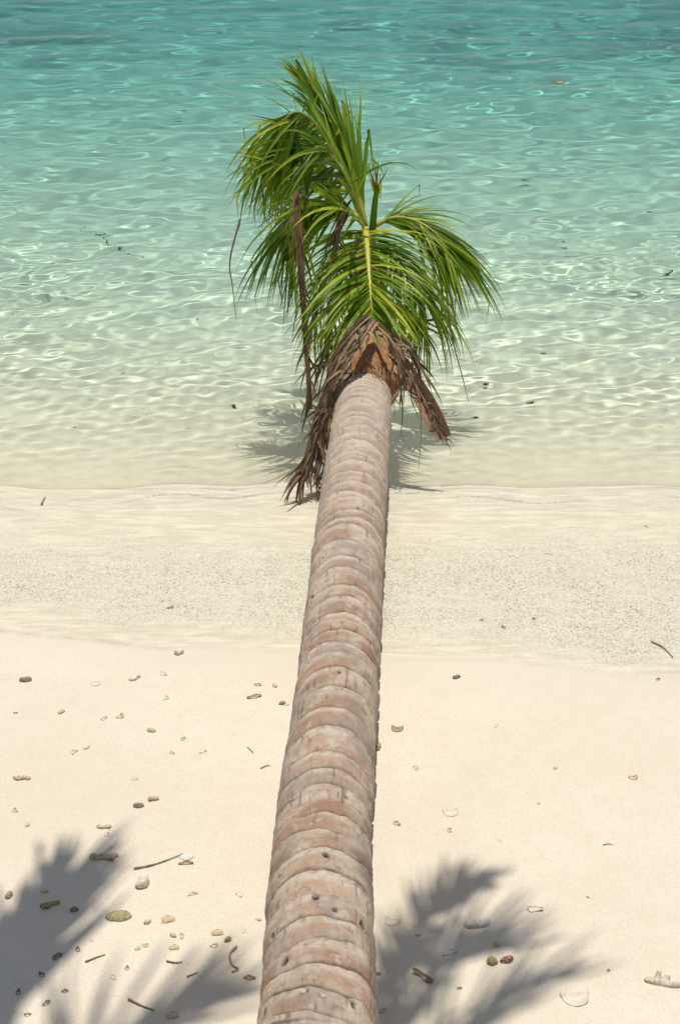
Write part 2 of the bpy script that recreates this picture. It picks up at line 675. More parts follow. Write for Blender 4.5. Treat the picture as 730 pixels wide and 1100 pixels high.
def frond(parent, pts, n, L, a0, a1, nrm, droop=1.0, w=.022, u0=.10, tone=.45, dry=.0, lift=.15, side=Vector((0, 0, 0)),
          sides=(1, -1), mat=None, mat_r=None, r0=.014, kinks=.1, name='frond', lprof=None, jit=.14, slen=(1, 1), label=None, fold=.35, pre=0.0):
    path = spline(pts, 60)
    mb = MB()
    for sg in sides:
        for i in range(n):
            u = u0 + (1 - u0) * ((i + rnd.uniform(.1, .9)) / n) ** .95
            x = u * 59
            k = min(int(x), 58)
            p = path[k].lerp(path[k + 1], x - k)
            t = (path[min(k + 2, 59)] - path[max(k - 1, 0)]).normalized()
            nn = nrm(u) if callable(nrm) else nrm
            sd = t.cross(nn).normalized() * sg
            n2 = sd.cross(t) * sg
            a = a0 + (a1 - a0) * u + rnd.gauss(0, jit)
            d = t * math.cos(a) + sd * math.sin(a) + n2 * (lift + rnd.gauss(0, jit * .8))
            if pre:
                d = d.normalized() * (1 - pre) + Vector((0, 0, -1)) * pre
            lp = lprof(u) if lprof else (.55 + 1.0 * u - 1.15 * max(0, u - .45) * u)
            ll = L * lp * rnd.uniform(.82, 1.12) * (slen[0] if sg > 0 else slen[1])
            tn = min(1, max(0, tone + rnd.gauss(0, .30)))
            leaflet(mb, p, d, n2, ll, w * rnd.uniform(.75, 1.15), droop * rnd.uniform(.7, 1.35), tn,
                    max(0, dry + (rnd.uniform(0, .45) if rnd.random() < .12 else rnd.gauss(0, .07))),
                    rnd.uniform(.35, .75) if rnd.random() < kinks else None, side=side, fold=fold)
    f = mb.build(name, mat or m_leaf, parent)
    if label:
        f['label'] = label
    rb = MB()
    rb.tube(path, lambda s: r0 * (1 - .82 * s), 8, .75, nrm(.3) if callable(nrm) else nrm)
    rb.build('midrib', mat_r or m_rachis_g, f)
    return f


# ------------------------------------------------------------------ the leaning palm
# trunk centre line: (px, py, distance) read along the photo, then its buried foot
TR = [(341, 1090, 2.27), (343, 1000, 2.60), (347, 900, 2.98), (361, 750, 3.58), (369, 650, 4.10), (378, 550, 4.78), (387, 470, 5.43), (392, 420, 5.86)]
tp = [P(*q) for q in TR]
foot = [Vector((-.16, .35, -.25)), Vector((-.15, .75, .12)), Vector((-.11, 1.35, .44)), Vector((-.075, 1.85, .585))]
# keep the run smooth in height
ys_ = np.array([q.y for q in tp])
zs_ = np.array([q.z for q in tp])
pf = np.polyfit(ys_, zs_, 3)
tp = [Vector((q.x, q.y, float(np.polyval(pf, q.y)))) for q in tp]
cpath = spline(foot + tp, 1700)
palm = empty('coconut_palm', (-.16, .55, gz(-.16, .55)))
tag(palm, 'leaning coconut palm with ringed bare trunk stretching out over the clear shallow water', 'palm tree')

arc = [0.0]
for a, b_ in zip(cpath[:-1], cpath[1:]):
    arc.append(arc[-1] + (b_ - a).length)
arc = np.array(arc)
LT = arc[-1]
# leaf scars: uneven spacing, closer together towards the crown
sc = [0.0]
while sc[-1] < LT + .4:
    dleft = LT - sc[-1]
    st = .086 if dleft > .9 else .040 + .046 * max(dleft, 0) / .9
    sc.append(sc[-1] + st * rnd.uniform(.78, 1.22))
sc = np.array(sc)
seg_tilt = [rnd.gauss(.0, .05) for _ in sc]
seg_tilt2 = [rnd.gauss(-.035, .05) for _ in sc]
seg_r = [rnd.gauss(0, .010) for _ in sc]
seg_tone = [rnd.random() for _ in sc]
NA = 150
th = np.linspace(0, 2 * math.pi, NA, endpoint=False)
Pm = np.array([tuple(q) for q in cpath])
T = np.gradient(Pm, axis=0)
T /= np.linalg.norm(T, axis=1)[:, None]
Xv = np.cross(T, np.array([0, 0, 1.0]))
Xv /= np.linalg.norm(Xv, axis=1)[:, None]
Yv = np.cross(Xv, T)
A, TH = np.meshgrid(arc, th, indexing='ij')
cs, sn = np.cos(TH), np.sin(TH)
wob = .045 * (fbm(cs * 1.3 + 5, sn * 1.3 + A * 2.2, 80, 3) - .5)
sA = A + wob
idx = np.clip(np.searchsorted(sc, sA) - 1, 0, len(sc) - 2)
st_, st2 = np.array(seg_tilt)[idx], np.array(seg_tilt2)[idx]
sA2 = sA + .5 * (st_ * cs + st2 * sn) * .45 - np.interp(arc, [0, 2.2, 3.6, LT], [.0, .006, .046, .046])[:, None] * (sn - .3)
idx = np.clip(np.searchsorted(sc, sA2) - 1, 0, len(sc) - 2)
ph = (sA2 - sc[idx]) / (sc[idx + 1] - sc[idx])
rbase = np.interp(arc, [0, .6, 1.2, 1.9, 2.3, 3.0, 4.5, LT - .5, LT], [.20, .165, .135, .120, .114, .113, .112, .111, .106])
prof = .0050 * np.sin(math.pi * np.clip(ph, 0, 1)) ** .7 + .0030 * np.exp(-((ph - .90) / .07) ** 2) - .0065 * np.exp(-(np.minimum(ph, 1 - ph) / .05) ** 2)
grow = np.interp(arc, [0, LT - 1.2, LT], [1.15, 1.0, .55])[:, None]
nz = .006 * (fbm(cs * 2.2 + 3, A * 6 + sn * 2.2, 85, 3) - .5) + .0035 * (fbm(TH * 9, A * 55, 88, 3) - .5)
rad = rbase[:, None] * (1 + np.array(seg_r)[idx]) + prof * grow + nz
crack = .8 * sstep(.80, .88, vnoise(TH * 10 + np.array(seg_tone)[idx] * 91, A * 11, 90)) * sstep(.5, .62, vnoise(TH * 30, A * 5, 93))
rad = rad - .002 * crack
hole = np.zeros_like(rad)
chip = np.zeros_like(rad)


def at_px(px, py):                       # arc length and angle of the trunk point seen there
    d = ray(px, py)
    best = None
    for i in range(0, len(cpath), 6):
        t = (cpath[i] - Vector((0, 0, H))).dot(d) / d.dot(d)
        q = Vector((0, 0, H)) + d * t
        e = abs(((q - cpath[i])).length - 0.0)
        # ray/cylinder: nearest ring whose surface the ray meets first
        for t2 in np.linspace(t * .93, t, 14):
            q = Vector((0, 0, H)) + d * float(t2)
            r_ = q - cpath[i]
            if abs(r_.dot(Vector(T[i]))) < .012 and r_.length <= rbase[i] + .004:
                if best is None or t2 < best[0]:
                    best = (t2, arc[i], math.atan2(r_.dot(Vector(Yv[i])), r_.dot(Vector(Xv[i]))))
                break
    return best


for hx, hy, hr, kind in [(a_, b_, c_ * 1.1, d_) for a_, b_, c_, d_ in ((349.7, 921.5, .011, 1), (339, 966, .011, 1), (358.5, 981, .008, 1), (390, 995, .012, 1), (305, 1033, .011, 1), (326, 1060, .010, 2),
                         (379, 1084, .010, 1), (282, 1092, .012, 1), (347, 1065, .006, 2), (364, 723, .007, 1), (336, 642, .008, 1), (301, 944, .006, 1), (384, 550, .006, 1), (371, 860, .005, 1), (292, 1003, .007, 1))]:
    bb = at_px(hx, hy)
    if bb is None:
        continue
    dth = (TH - bb[2] + math.pi) % (2 * math.pi) - math.pi
    dd = np.hypot(dth * .113 * 1.25, (A - bb[1]) * .8) + .004 * (fbm(TH * 14, A * 80, 95, 2) - .5)
    if kind == 1:
        hole = np.maximum(hole, 1 - sstep(hr * .45, hr, dd))
    else:
        chip = np.maximum(chip, 1 - sstep(hr * .45, hr, dd))
        hole = np.maximum(hole, .9 * (sstep(hr * .8, hr, dd) * (1 - sstep(hr * 1.1, hr * 1.5, dd))) * (A < bb[1]))
rad = rad - .010 * hole - .003 * chip
Vt = Pm[:, None, :] + Xv[:, None, :] * (cs * rad)[..., None] + Yv[:, None, :] * (sn * rad)[..., None]
ii = np.arange(len(arc) * NA).reshape(len(arc), NA)
jj = np.roll(ii, -1, axis=1)
Ft = np.stack([ii[:-1], jj[:-1], jj[1:], ii[1:]], -1).reshape(-1, 4)
m_trunk, nt, b = new_mat('ringed_bark')
N = NT(nt)
phn, tn, hl, ck, cp, along = N.attr('phase'), N.attr('segtone'), N.attr('hole'), N.attr('crack'), N.attr('chip'), N.attr('along')
tcg = N.n('NewGeometry')
pos = tcg.outputs['Position']
n1, n2, n3 = N.noise(9, 5, .65, pos), N.noise(55, 5, .65, pos), N.noise(240, 3, .6, pos)
mp = N.n('Mapping')
mp.inputs['Scale'].default_value = (90, 6, 90)
N.l(pos, mp.inputs[0])
nst = N.noise(1.0, 4, .6, mp.outputs[0])
inter = N.mix(tn, (.285, .165, .10), (.43, .285, .185))
inter = N.mix(N.rng(n1, .40, .64), inter, (.49, .385, .28))
inter = N.mix(N.rng(nst, .5, .72, 0, .4), inter, (.28, .19, .14))
ridge = N.mix(N.rng(n2, .3, .65), (.60, .51, .40), (.42, .335, .255))
rid = N.math('ADD', N.math('MULTIPLY', N.rng(phn, .45, .80), N.rng(phn, .93, 1.0, 1, .3)), N.math('MULTIPLY', N.math('SUBTRACT', n2, .5), .9), clamp=True)
rid = N.math('MULTIPLY', rid, N.rng(tn, 0, 1, .7, 1.0))
lines = N.math('SINE', N.math('ADD', N.math('MULTIPLY', phn, 34.0), N.math('MULTIPLY', n1, 16.0)))
lines = N.math('MULTIPLY', N.rng(lines, .55, .95), N.rng(N.noise(13, 4, .6, pos), .48, .60))
inter = N.mix(N.math('MULTIPLY', lines, .45), inter, (.24, .165, .125))
c = N.mix(rid, inter, ridge)
# pale lichen blooms
c = N.mix(N.math('MULTIPLY', N.rng(N.noise(16, 6, .7, pos), .55, .66), .6), c, (.54, .48, .41))
c = N.mix(N.math('MULTIPLY', N.rng(N.noise(7, 6, .72, pos), .48, .62), .6), c, (.26, .205, .17))
c = N.mix(N.math('MULTIPLY', N.rng(nst, .60, .74), .5), c, (.17, .12, .09))
c = N.mix(N.rng(N.noise(33, 5, .7, pos), .57, .66, 0, .65), c, (.22, .155, .12))
seam = N.math('MINIMUM', phn, N.math('SUBTRACT', 1.0, phn))
sm = N.math('MULTIPLY', N.rng(seam, 0.0, .075, 1, 0), N.rng(N.noise(22, 4, .6, pos), .36, .58, .15, 1))
c = N.mix(N.math('MULTIPLY', sm, .9), c, (.10, .07, .055))
c = N.mix(N.math('MULTIPLY', ck, .8), c, (.13, .085, .06))
c = N.mix(N.rng(n3, .62, .75, 0, .5), c, (.16, .115, .085))
c = N.mix(N.rng(along, .0, 1.0, 0, .30, False), c, (.62, .53, .42))
c = N.mix(cp, c, (.52, .43, .32))
c = N.mix(hl, c, (.018, .014, .012))
N.l(c, b.inputs['Base Color'])
b.inputs['Roughness'].default_value = .85
b.inputs['Specular IOR Level'].default_value = .25
hh = N.math('ADD', N.math('MULTIPLY', n2, .7), N.math('MULTIPLY', n3, .35))
hh = N.math('ADD', hh, N.math('MULTIPLY', nst, .6))
N.l(N.bump(hh, .6, .005), b.inputs['Normal'])
trunk = mesh_np('trunk', Vt.reshape(-1, 3), Ft, m_trunk, palm, {
    'phase': ph.ravel(), 'segtone': np.array(seg_tone)[idx].ravel(), 'hole': hole.ravel(), 'crack': crack.ravel(), 'chip': chip.ravel(),
    'along': sstep(LT - 2.2, LT, A).ravel()})

# fibrous sheath at the trunk's end, bending up into the crown shaft
HUB = PC(392, 243, 6.22)
end = cpath[-1]
sh_path = spline([end - Vector(T[-1]) * .03, P(394, 402, 5.96), P(396, 372, 6.16), P(396, 330, 6.38)], 60)
hp = []
SN = 96
vs, at_t = [], []
for i, p in enumerate(sh_path):
    s = i / 59
    t = (sh_path[min(i + 1, 59)] - sh_path[max(i - 1, 0)]).normalized()
    x = t.cross(Vector((0, 0, 1))).normalized()
    y = x.cross(t)
    r = float(np.interp(s, [0, .06, .22, .5, .8, 1], [.108, .126, .140, .132, .10, .075]))
    for k in range(SN):
        a = 2 * math.pi * k / SN
        q = r + .016 * (float(fbm(math.cos(a) * 3 + 7, math.sin(a) * 3 + s * 4, 101, 3)) - .5) + .012 * (float(vnoise(a * 9.5, s * 5, 103)) - .5)
        vs.append(p + x * math.cos(a) * q + y * math.sin(a) * q)
fs = [(i * SN + k, i * SN + (k + 1) % SN, (i + 1) * SN + (k + 1) % SN, (i + 1) * SN + k) for i in range(59) for k in range(SN)]
sheath = mesh_np('fibre_sheath', vs, fs, m_sheath, palm)
# frayed strands round its lower lip
fr = MB()
for k in range(120):
    a = rnd.uniform(0, 2 * math.pi)
    i = rnd.randint(2, 30)
    p = sh_path[i]
    t = (sh_path[i + 1] - sh_path[i - 1]).normalized()
    x = t.cross(Vector((0, 0, 1))).normalized()
    y = x.cross(t)
    o_ = x * math.cos(a) + y * math.sin(a)
    leaflet(fr, p + o_ * .128, (-t * .8 + o_ * .12 + x * rnd.gauss(0, .5)), o_, rnd.uniform(.04, .13), .005, .5, rnd.random(), .2, ns=5)
fr.build('loose_fibre', m_dead, sheath)
# crown shaft: the stacked bases of the leaf stalks
cb = MB()
for k, (dx, dy, rr) in enumerate(((0, 0, .052), (.045, -.02, .038), (-.045, .0, .038), (.02, .05, .036), (-.02, -.045, .034))):
    a = P(396, 352, 6.28) + Vector((dx, dy, 0))
    b_ = HUB + Vector((dx * .45, dy * .45, -.03))
    cb.tube(spline([a, a.lerp(b_, .5) + Vector((dx * .3, dy * .3, 0)), b_], 14), lambda s, rr=rr: rr * (1 - .5 * s), 12)
cb.build('crown_shaft', m_petiole, palm)

UP = Vector((0, 0, 1))
TOCAM = Vector((0, -.75, .66)).normalized()
LEFT = Vector((-1, 0, 0))
BACK = Vector((0, 1, 0))
# A: tall young frond, blades bunched along the stalk
frond(palm, [HUB, PC(383, 203, 6.32), PC(367, 158, 6.46), PC(348, 118, 6.58), PC(329, 90, 6.66)], 34, .600, .20, .16, Vector((.25, -.85, .45)).normalized(),
      droop=.30, w=.022, u0=.05, tone=.36, lift=.03, jit=.08, r0=.015, kinks=.12, side=Vector((-.10, 0, .05)), lprof=lambda u: 1.10 - .80 * u)
# B: arches left, its blades hang in a long curtain
frond(palm, [HUB, PC(374, 203, 6.18), PC(358, 165, 6.12), PC(338, 132, 6.05), PC(318, 120, 5.98), PC(304, 132, 5.94), PC(297, 155, 5.92)], 62, 0.520, .45, .30, Vector((.25, -.55, .80)).normalized(),
      droop=1.0, w=.0185, u0=.12, tone=.40, lift=-.30, r0=.010, kinks=.28, side=Vector((-.10, 0, 0)), dry=.07, jit=.32, pre=.42, lprof=lambda u: .75 + .5 * u - .5 * u * u)
# M: ragged blades between the tall frond and the curtain
frond(palm, [HUB, PC(376, 200, 6.14), PC(360, 172, 6.06), PC(345, 158, 6.0), PC(334, 160, 5.96)], 26, .43, .45, .30, Vector((.2, -.6, .75)).normalized(),
      droop=.6, w=.019, u0=.15, tone=.50, lift=-.15, r0=.010, kinks=.15, side=Vector((-.10, 0, 0)), dry=.06, jit=.28, pre=.25)
# L: low left frond behind the curtain
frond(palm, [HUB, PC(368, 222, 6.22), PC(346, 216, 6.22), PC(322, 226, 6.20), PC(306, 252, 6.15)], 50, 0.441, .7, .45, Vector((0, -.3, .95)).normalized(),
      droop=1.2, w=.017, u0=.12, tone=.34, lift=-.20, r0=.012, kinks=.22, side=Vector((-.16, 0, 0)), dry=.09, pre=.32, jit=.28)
# long single-looking blades thrown left across the others
frond(palm, [HUB + Vector((0, -.02, 0)), PC(380, 232, 6.12), PC(366, 224, 6.04), PC(354, 219, 6.0)], 9, 0.510, .50, .20, Vector((0, -.6, .8)).normalized(),
      droop=.40, w=.022, u0=.1, tone=.66, lift=.05, r0=.009, kinks=.0, side=Vector((-.10, 0, .1)), lprof=lambda u: 1.0)
# C: front frond, hanging down before the crown shaft
frond(palm, [HUB + Vector((0, -.03, .0)), PC(394, 262, 6.06), PC(396, 290, 5.90), PC(398, 318, 5.77), PC(400, 342, 5.68)], 64, 0.522, 1.05, .55, Vector((0, -.65, .75)).normalized(),
      droop=.80, w=.0160, u0=.04, tone=.60, lift=.28, r0=.017, kinks=.05, mat_r=m_rachis, lprof=lambda u: .90 + .34 * u - .62 * u * u, slen=(1.05, .86),
      label='front frond with bright yellow midrib and fresh green blades')
# D: right frond
frond(palm, [HUB + Vector((.04, 0, .0)), PC(422, 234, 6.22), PC(443, 236, 6.18), PC(462, 246, 6.12), PC(480, 262, 6.06)], 56, 0.418, .60, .30, Vector((0, -.35, .93)).normalized(),
      droop=.70, w=.0175, u0=.08, tone=.46, lift=-.05, r0=.012, kinks=.14, side=Vector((.16, 0, 0)), dry=.06, pre=.22)
# R: lower right inner frond
frond(palm, [HUB + Vector((.03, -.03, -.08)), PC(418, 268, 6.05), PC(440, 296, 5.92), PC(456, 325, 5.84)], 34, 0.383, .65, .35, Vector((.1, -.4, .9)).normalized(),
      droop=1.8, w=.016, u0=.2, tone=.36, lift=.0, r0=.010, kinks=.14, dry=.10, side=Vector((.10, 0, 0)))
# K: frond behind, low and in shade
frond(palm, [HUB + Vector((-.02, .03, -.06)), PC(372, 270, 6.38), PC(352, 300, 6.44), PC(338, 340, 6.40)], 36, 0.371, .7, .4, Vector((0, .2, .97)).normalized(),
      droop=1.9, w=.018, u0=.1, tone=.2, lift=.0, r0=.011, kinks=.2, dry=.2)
# spear leaf, still folded, and its frayed tip
sp = MB()
sp.tube(spline([HUB + Vector((.03, 0, -.05)), PC(402, 222, 6.22), PC(405, 200, 6.22)], 16), lambda s: .017 * (1 - .45 * s), 10, .7, Vector((0, -1, 0)), tone=.55, dry=.22)
for k in range(9):
    p = PC(404 + rnd.uniform(-3, 4), 214 - rnd.uniform(0, 14), 6.22)
    leaflet(sp, p, Vector((rnd.gauss(.1, .25), rnd.gauss(0, .2), 1)), Vector((0, -1, .2)), rnd.uniform(.05, .15), .010, .3, rnd.random(), rnd.uniform(.3, .8), ns=6)
sp.build('spear_leaf', m_leaf, palm)

# --- dead fronds


def dead_frond(pts, n, L, name='dead_frond', width=.030, flat=.35, label=None, mat=None, r_end=.5, a0=.5, droop=1.8, tone=.35, w=.014, u0=.15, leaf_up=Vector((0, -.6, .8)), side=Vector((0, 0, 0))):
    f = frond(palm, pts, n, L, a0, .3, leaf_up, droop=droop, w=w, u0=u0, tone=tone, dry=.1, lift=0, mat=m_dead, mat_r=mat or m_rachis_d, r0=.006, kinks=.35, name=name,
              jit=.35, lprof=lambda u: .6 + .5 * u, label=label, side=side, fold=.5)
    rib = MB()
    path = spline(pts, 40)
    vs, fs = [], []
    for i, p in enumerate(path):
        s = i / 39
        t = (path[min(i + 1, 39)] - path[max(i - 1, 0)]).normalized()
        x = t.cross(Vector((0, -1, .3))).normalized()
        y = x.cross(t)
        wd = width * (1 - (1 - r_end) * s) * (1 + .25 * (float(vnoise(s * 9, 2.2, 7)) - .5))
        for k in range(7):
            q = k / 6 * 2 - 1
            vs.append(p + x * q * wd + y * (wd * flat * (abs(q) ** 1.6) * 1.6 - .25 * wd + .006 * (float(vnoise(s * 22, q * 3, 9)) - .5)))
    for i in range(39):
        for k in range(6):
            a = i * 7 + k
            fs.append((a, a + 1, a + 8, a + 7))
    rib.add(vs, fs, tone=tone)
    rib.build('dry_stalk', mat or m_rachis_d, f)
    return f


dead_frond([PC(372, 232, 6.25), PC(345, 180, 6.22), PC(322, 160, 6.02), PC(318, 215, 5.82), PC(322, 270, 5.80), PC(326, 330, 5.78), PC(330, 385, 5.76), PC(334, 440, 5.74)], 20, .15,
           label='long dry brown frond hanging straight down on the left', width=.022, r_end=.4, mat=m_petiole, droop=2.4, w=.011, u0=.3)
dead_frond([P(386, 385, 5.90), P(368, 402, 5.82), P(351, 430, 5.72), P(341, 462, 5.64), P(333, 490, 5.58), P(322, 514, 5.52)], 26, .15,
           label='dark withered frond whose tip dips into the water', width=.036, r_end=.55, droop=1.6, tone=.12, w=.014, u0=.35)
dead_frond([P(346, 440, 5.69), P(352, 468, 5.66), P(356, 495, 5.62), P(352, 515, 5.58)], 10, .10, width=.012, r_end=.4, droop=1.6, tone=.1, w=.013, u0=.2)
dead_frond([P(414, 378, 5.95), P(434, 396, 5.86), P(452, 424, 5.78), P(466, 450, 5.72), P(476, 471, 5.68)], 14, .07,
           label='flat tan stalk end hanging on the right', width=.034, r_end=1.15, mat=m_petiole, droop=1.6, tone=.6, w=.010)
dead_frond([P(402, 344, 5.96), P(390, 362, 5.84), P(376, 384, 5.76), P(362, 404, 5.70)], 6, .11, width=.020, r_end=.5, droop=1.4, tone=.7, w=.012, mat=m_petiole)
dead_frond([P(402, 348, 5.98), P(416, 362, 5.88), P(430, 390, 5.82), P(436, 420, 5.78)], 8, .15, width=.018, r_end=.4, droop=1.5, tone=.7, w=.011, mat=m_petiole)
dead_frond([PC(380, 300, 6.1), PC(362, 330, 5.98), PC(352, 362, 5.92), PC(352, 392, 5.88)], 14, .20, width=.022, r_end=.4, droop=1.8, tone=.3, w=.013)
dead_frond([PC(372, 228, 6.1), PC(362, 250, 6.0), PC(360, 285, 5.96), PC(364, 325, 5.95)], 16, .20, width=.018, r_end=.4, droop=1.8, tone=.6, w=.012)
dead_frond([PC(416, 330, 6.05), PC(436, 340, 5.95), PC(452, 352, 5.9)], 10, .22, width=.030, r_end=.9, droop=2.0, tone=.3, w=.013)
dead_frond([P(398, 340, 5.98), P(384, 352, 5.86), P(368, 372, 5.78), P(356, 398, 5.72), P(352, 420, 5.70)], 6, .13, width=.026, r_end=.5, droop=1.6, tone=.25, w=.014)
dead_frond([P(378, 388, 5.86), P(362, 412, 5.74), P(352, 446, 5.66), P(346, 480, 5.60), P(340, 508, 5.55)], 10, .10, width=.024, r_end=.5, droop=1.7, tone=.1, w=.014, u0=.3)
dead_frond([P(420, 362, 6.0), P(438, 374, 5.9), P(450, 396, 5.84)], 7, .16, width=.022, r_end=.6, droop=1.8, tone=.4, w=.012)
# loose threads hanging off the crown
for pts in ([P(440, 398, 5.7), P(450, 430, 5.68), P(452, 465, 5.66), P(449, 505, 5.64)], [P(355, 420, 5.72), P(350, 455, 5.70), P(353, 490, 5.68), P(349, 515, 5.66)],
            [P(480, 330, 5.9), P(487, 370, 5.88), P(495, 400, 5.86), P(503, 432, 5.84)], [P(258, 235, 5.9), P(247, 280, 5.88), P(250, 310, 5.86), P(254, 345, 5.86)],
            [P(448, 400, 5.7), P(441, 425, 5.68), P(450, 450, 5.66)], [P(428, 400, 5.72), P(432, 440, 5.7), P(430, 470, 5.7)]):
    th_ = MB()
    th_.tube(spline(pts, 24), lambda s: .0045 * (1 - .8 * s), 5, tone=rnd.random(), dry=.2)
    th_.build('hanging_strand', m_dead, palm)

# ------------------------------------------------------------------ the palm behind, out of frame, whose fronds shade the sand
hub2 = Vector((.28, 2.55, 5.05))
palm2 = empty('coconut_palm', (-3.6, -.4, gz(-3.6, -.4)))
tag(palm2, 'tall coconut palm overhead whose frond shadows fall on the sand', 'palm tree')
tb = MB()
tb.tube(spline([Vector((-3.6, -.5, gz(-3.6, -.4) - .2)), Vector((-3.3, -.2, 1.6)), Vector((-2.6, .8, 3.1)), Vector((-1.0, 1.8, 4.4)), hub2 - Vector((0, 0, .05))], 80),
        lambda s: .17 - .07 * s + .006 * math.sin(s * 160), 20)
tb.build('trunk', simple_mat('grey_bark', (.30, .23, .18), (.42, .34, .27), 20, .9, .6, .01), palm2)
Z2 = 5.35


def shade_frond(pix, n, L, droop, a0, a1, u0=.12, **kw):
    pts = [hub2] + [up(x, y, z) for x, y, z in pix]
    frond(palm2, pts, n, L, a0, a1, UP, droop=droop, w=.026, u0=u0, r0=.014, kinks=.05, **kw)


shade_frond([(150, 1290, 5.2), (10, 1140, 5.1), (15, 1060, 4.9), (45, 985, 4.7)], 26, .62, .9, .50, .25, side=Vector((.25, .1, 0)), u0=.45, sides=(1,))
shade_frond([(150, 1290, 5.2), (5, 1130, 5.1), (20, 1030, 4.9), (66, 955, 4.7)], 64, .40, 2.4, .50, .25, side=Vector((.15, .1, 0)), u0=.45)
shade_frond([(200, 1330, 6.2), (80, 1190, 6.1), (130, 1120, 5.9), (190, 1085, 5.7)], 18, .62, .8, .40, .15, side=Vector((.2, .1, 0)), u0=.45)
shade_frond([(400, 1210, 5.2), (416, 1080, 5.1), (448, 1000, 4.9), (482, 955, 4.7), (518, 943, 4.5)], 34, .27, 2.6, .50, .3, side=Vector((.18, .05, 0)), u0=.3)
shade_frond([(405, 1230, 5.6), (428, 1115, 5.5), (462, 1050, 5.3), (508, 1018, 5.1)], 14, .54, .7, .40, .15, side=Vector((.2, .05, 0)), u0=.35, sides=(1, -1))
shade_frond([(415, 1250, 6.0), (460, 1150, 5.9), (510, 1090, 5.7), (560, 1055, 5.5)], 9, .46, .7, .35, .15, side=Vector((.2, .05, 0)), u0=.35)
for a in (185, 215, 245, 275, 305, 340):
    d = Vector((math.cos(R(a)), math.sin(R(a)), 0))
    frond(palm2, [hub2, hub2 + d * .8 + UP * .5, hub2 + d * 1.7 + UP * .4, hub2 + d * 2.4 - UP * .3], 40, .7, .9, .4, UP, droop=1.2, w=.034, u0=.15, r0=.02)

# ------------------------------------------------------------------ things washed up on the sand
m_shell = simple_mat('bleached_shell', (.74, .67, .56), (.60, .49, .36), 60, .55, .3, .002)
m_coral = simple_mat('bleached_coral', (.74, .66, .53), (.50, .39, .26), 90, .9, .9, .004, spots=(.46, .36, .24))
m_coral_w = simple_mat('white_coral', (.80, .74, .64), (.62, .53, .42), 90, .9, .9, .004)
m_tan = simple_mat('tan_coral', (.66, .52, .35), (.50, .37, .22), 70, .9, .8, .004, spots=(.34, .24, .14))
m_dark = simple_mat('dark_stone', (.22, .175, .125), (.36, .29, .21), 60, .8, .7, .004)
m_olive = simple_mat('algae_stone', (.32, .28, .13), (.46, .40, .22), 80, .85, .6, .003, spots=(.19, .17, .08))
m_red = simple_mat('reddish_stone', (.22, .085, .06), (.33, .16, .11), 60, .8, .6, .003, spots=(.68, .58, .48))
m_twig = simple_mat('dry_twig', (.22, .165, .11), (.38, .29, .20), 60, .85, .5, .002)
m_bark = simple_mat('bark_chip', (.40, .28, .17), (.26, .17, .10), 60, .85, .6, .003)
m_weed = simple_mat('drowned_weed', (.13, .14, .085), (.22, .21, .13), 60, .9, .4, .002)
m_orange = simple_mat('orange_leaf', (.66, .38, .17), (.54, .28, .11), 40, .5, .3, .002)
MATS = dict(shell=m_shell, coral=m_coral, white=m_coral_w, tan=m_tan, dark=m_dark, olive=m_olive, red=m_red, twig=m_twig, bark=m_bark, weed=m_weed)


def bumpy_tube(mb, path, r0, r1, amp, n=10):
    sd = rnd.uniform(0, 50)
    vs, fs = [], []
    m = len(path)
    for i, p in enumerate(path):
        s = i / (m - 1)
        t = (path[min(i + 1, m - 1)] - path[max(i - 1, 0)]).normalized()
        x = t.cross(Vector((.1, .2, 1))).normalized()
        y = x.cross(t)
        cap = min(1.0, math.sqrt(min(s, 1 - s) * 7.0) + .12)
        for k in range(n):
            a = 2 * math.pi * k / n
            r = (r0 + (r1 - r0) * s) * cap * (1 + amp * (float(fbm(math.cos(a) * 1.5 + sd, math.sin(a) * 1.5 + s * 4, 3, 2)) - .5) * 2)
            vs.append(p + x * math.cos(a) * r + y * math.sin(a) * r)
    for i in range(m - 1):
        for k in range(n):
            fs.append((i * n + k, i * n + (k + 1) % n, (i + 1) * n + (k + 1) % n, (i + 1) * n + k))
    fs += [tuple(range(n))[::-1], tuple((m - 1) * n + k for k in range(n))]
    mb.add(vs, fs)


def coral_piece(mb, L, rot, fat=.22, branches=2):
    d = Vector((math.cos(rot), math.sin(rot), 0))
    sd = Vector((-d.y, d.x, 0))
    r = L * fat
    c = [d * (-.5 * L) + sd * rnd.gauss(0, .05) * L, d * (-.15 * L) + sd * rnd.gauss(0, .07) * L, d * (.2 * L) + sd * rnd.gauss(0, .07) * L, d * .5 * L]
    c = [q + UP * r * .75 for q in c]
    bumpy_tube(mb, spline(c, 24), r, r * rnd.uniform(.55, .85), .38)
    for k in range(branches):
        s = rnd.uniform(-.3, .35) * L
        g = rnd.choice((-1, 1))
        a = d * s + UP * r * .8
        e = a + (sd * g * rnd.uniform(.6, 1) + d * rnd.gauss(0, .5) + UP * rnd.uniform(.1, .6)) * L * rnd.uniform(.20, .34)
        bumpy_tube(mb, spline([a, a.lerp(e, .5), e], 8), r * .75, r * .5, .5)


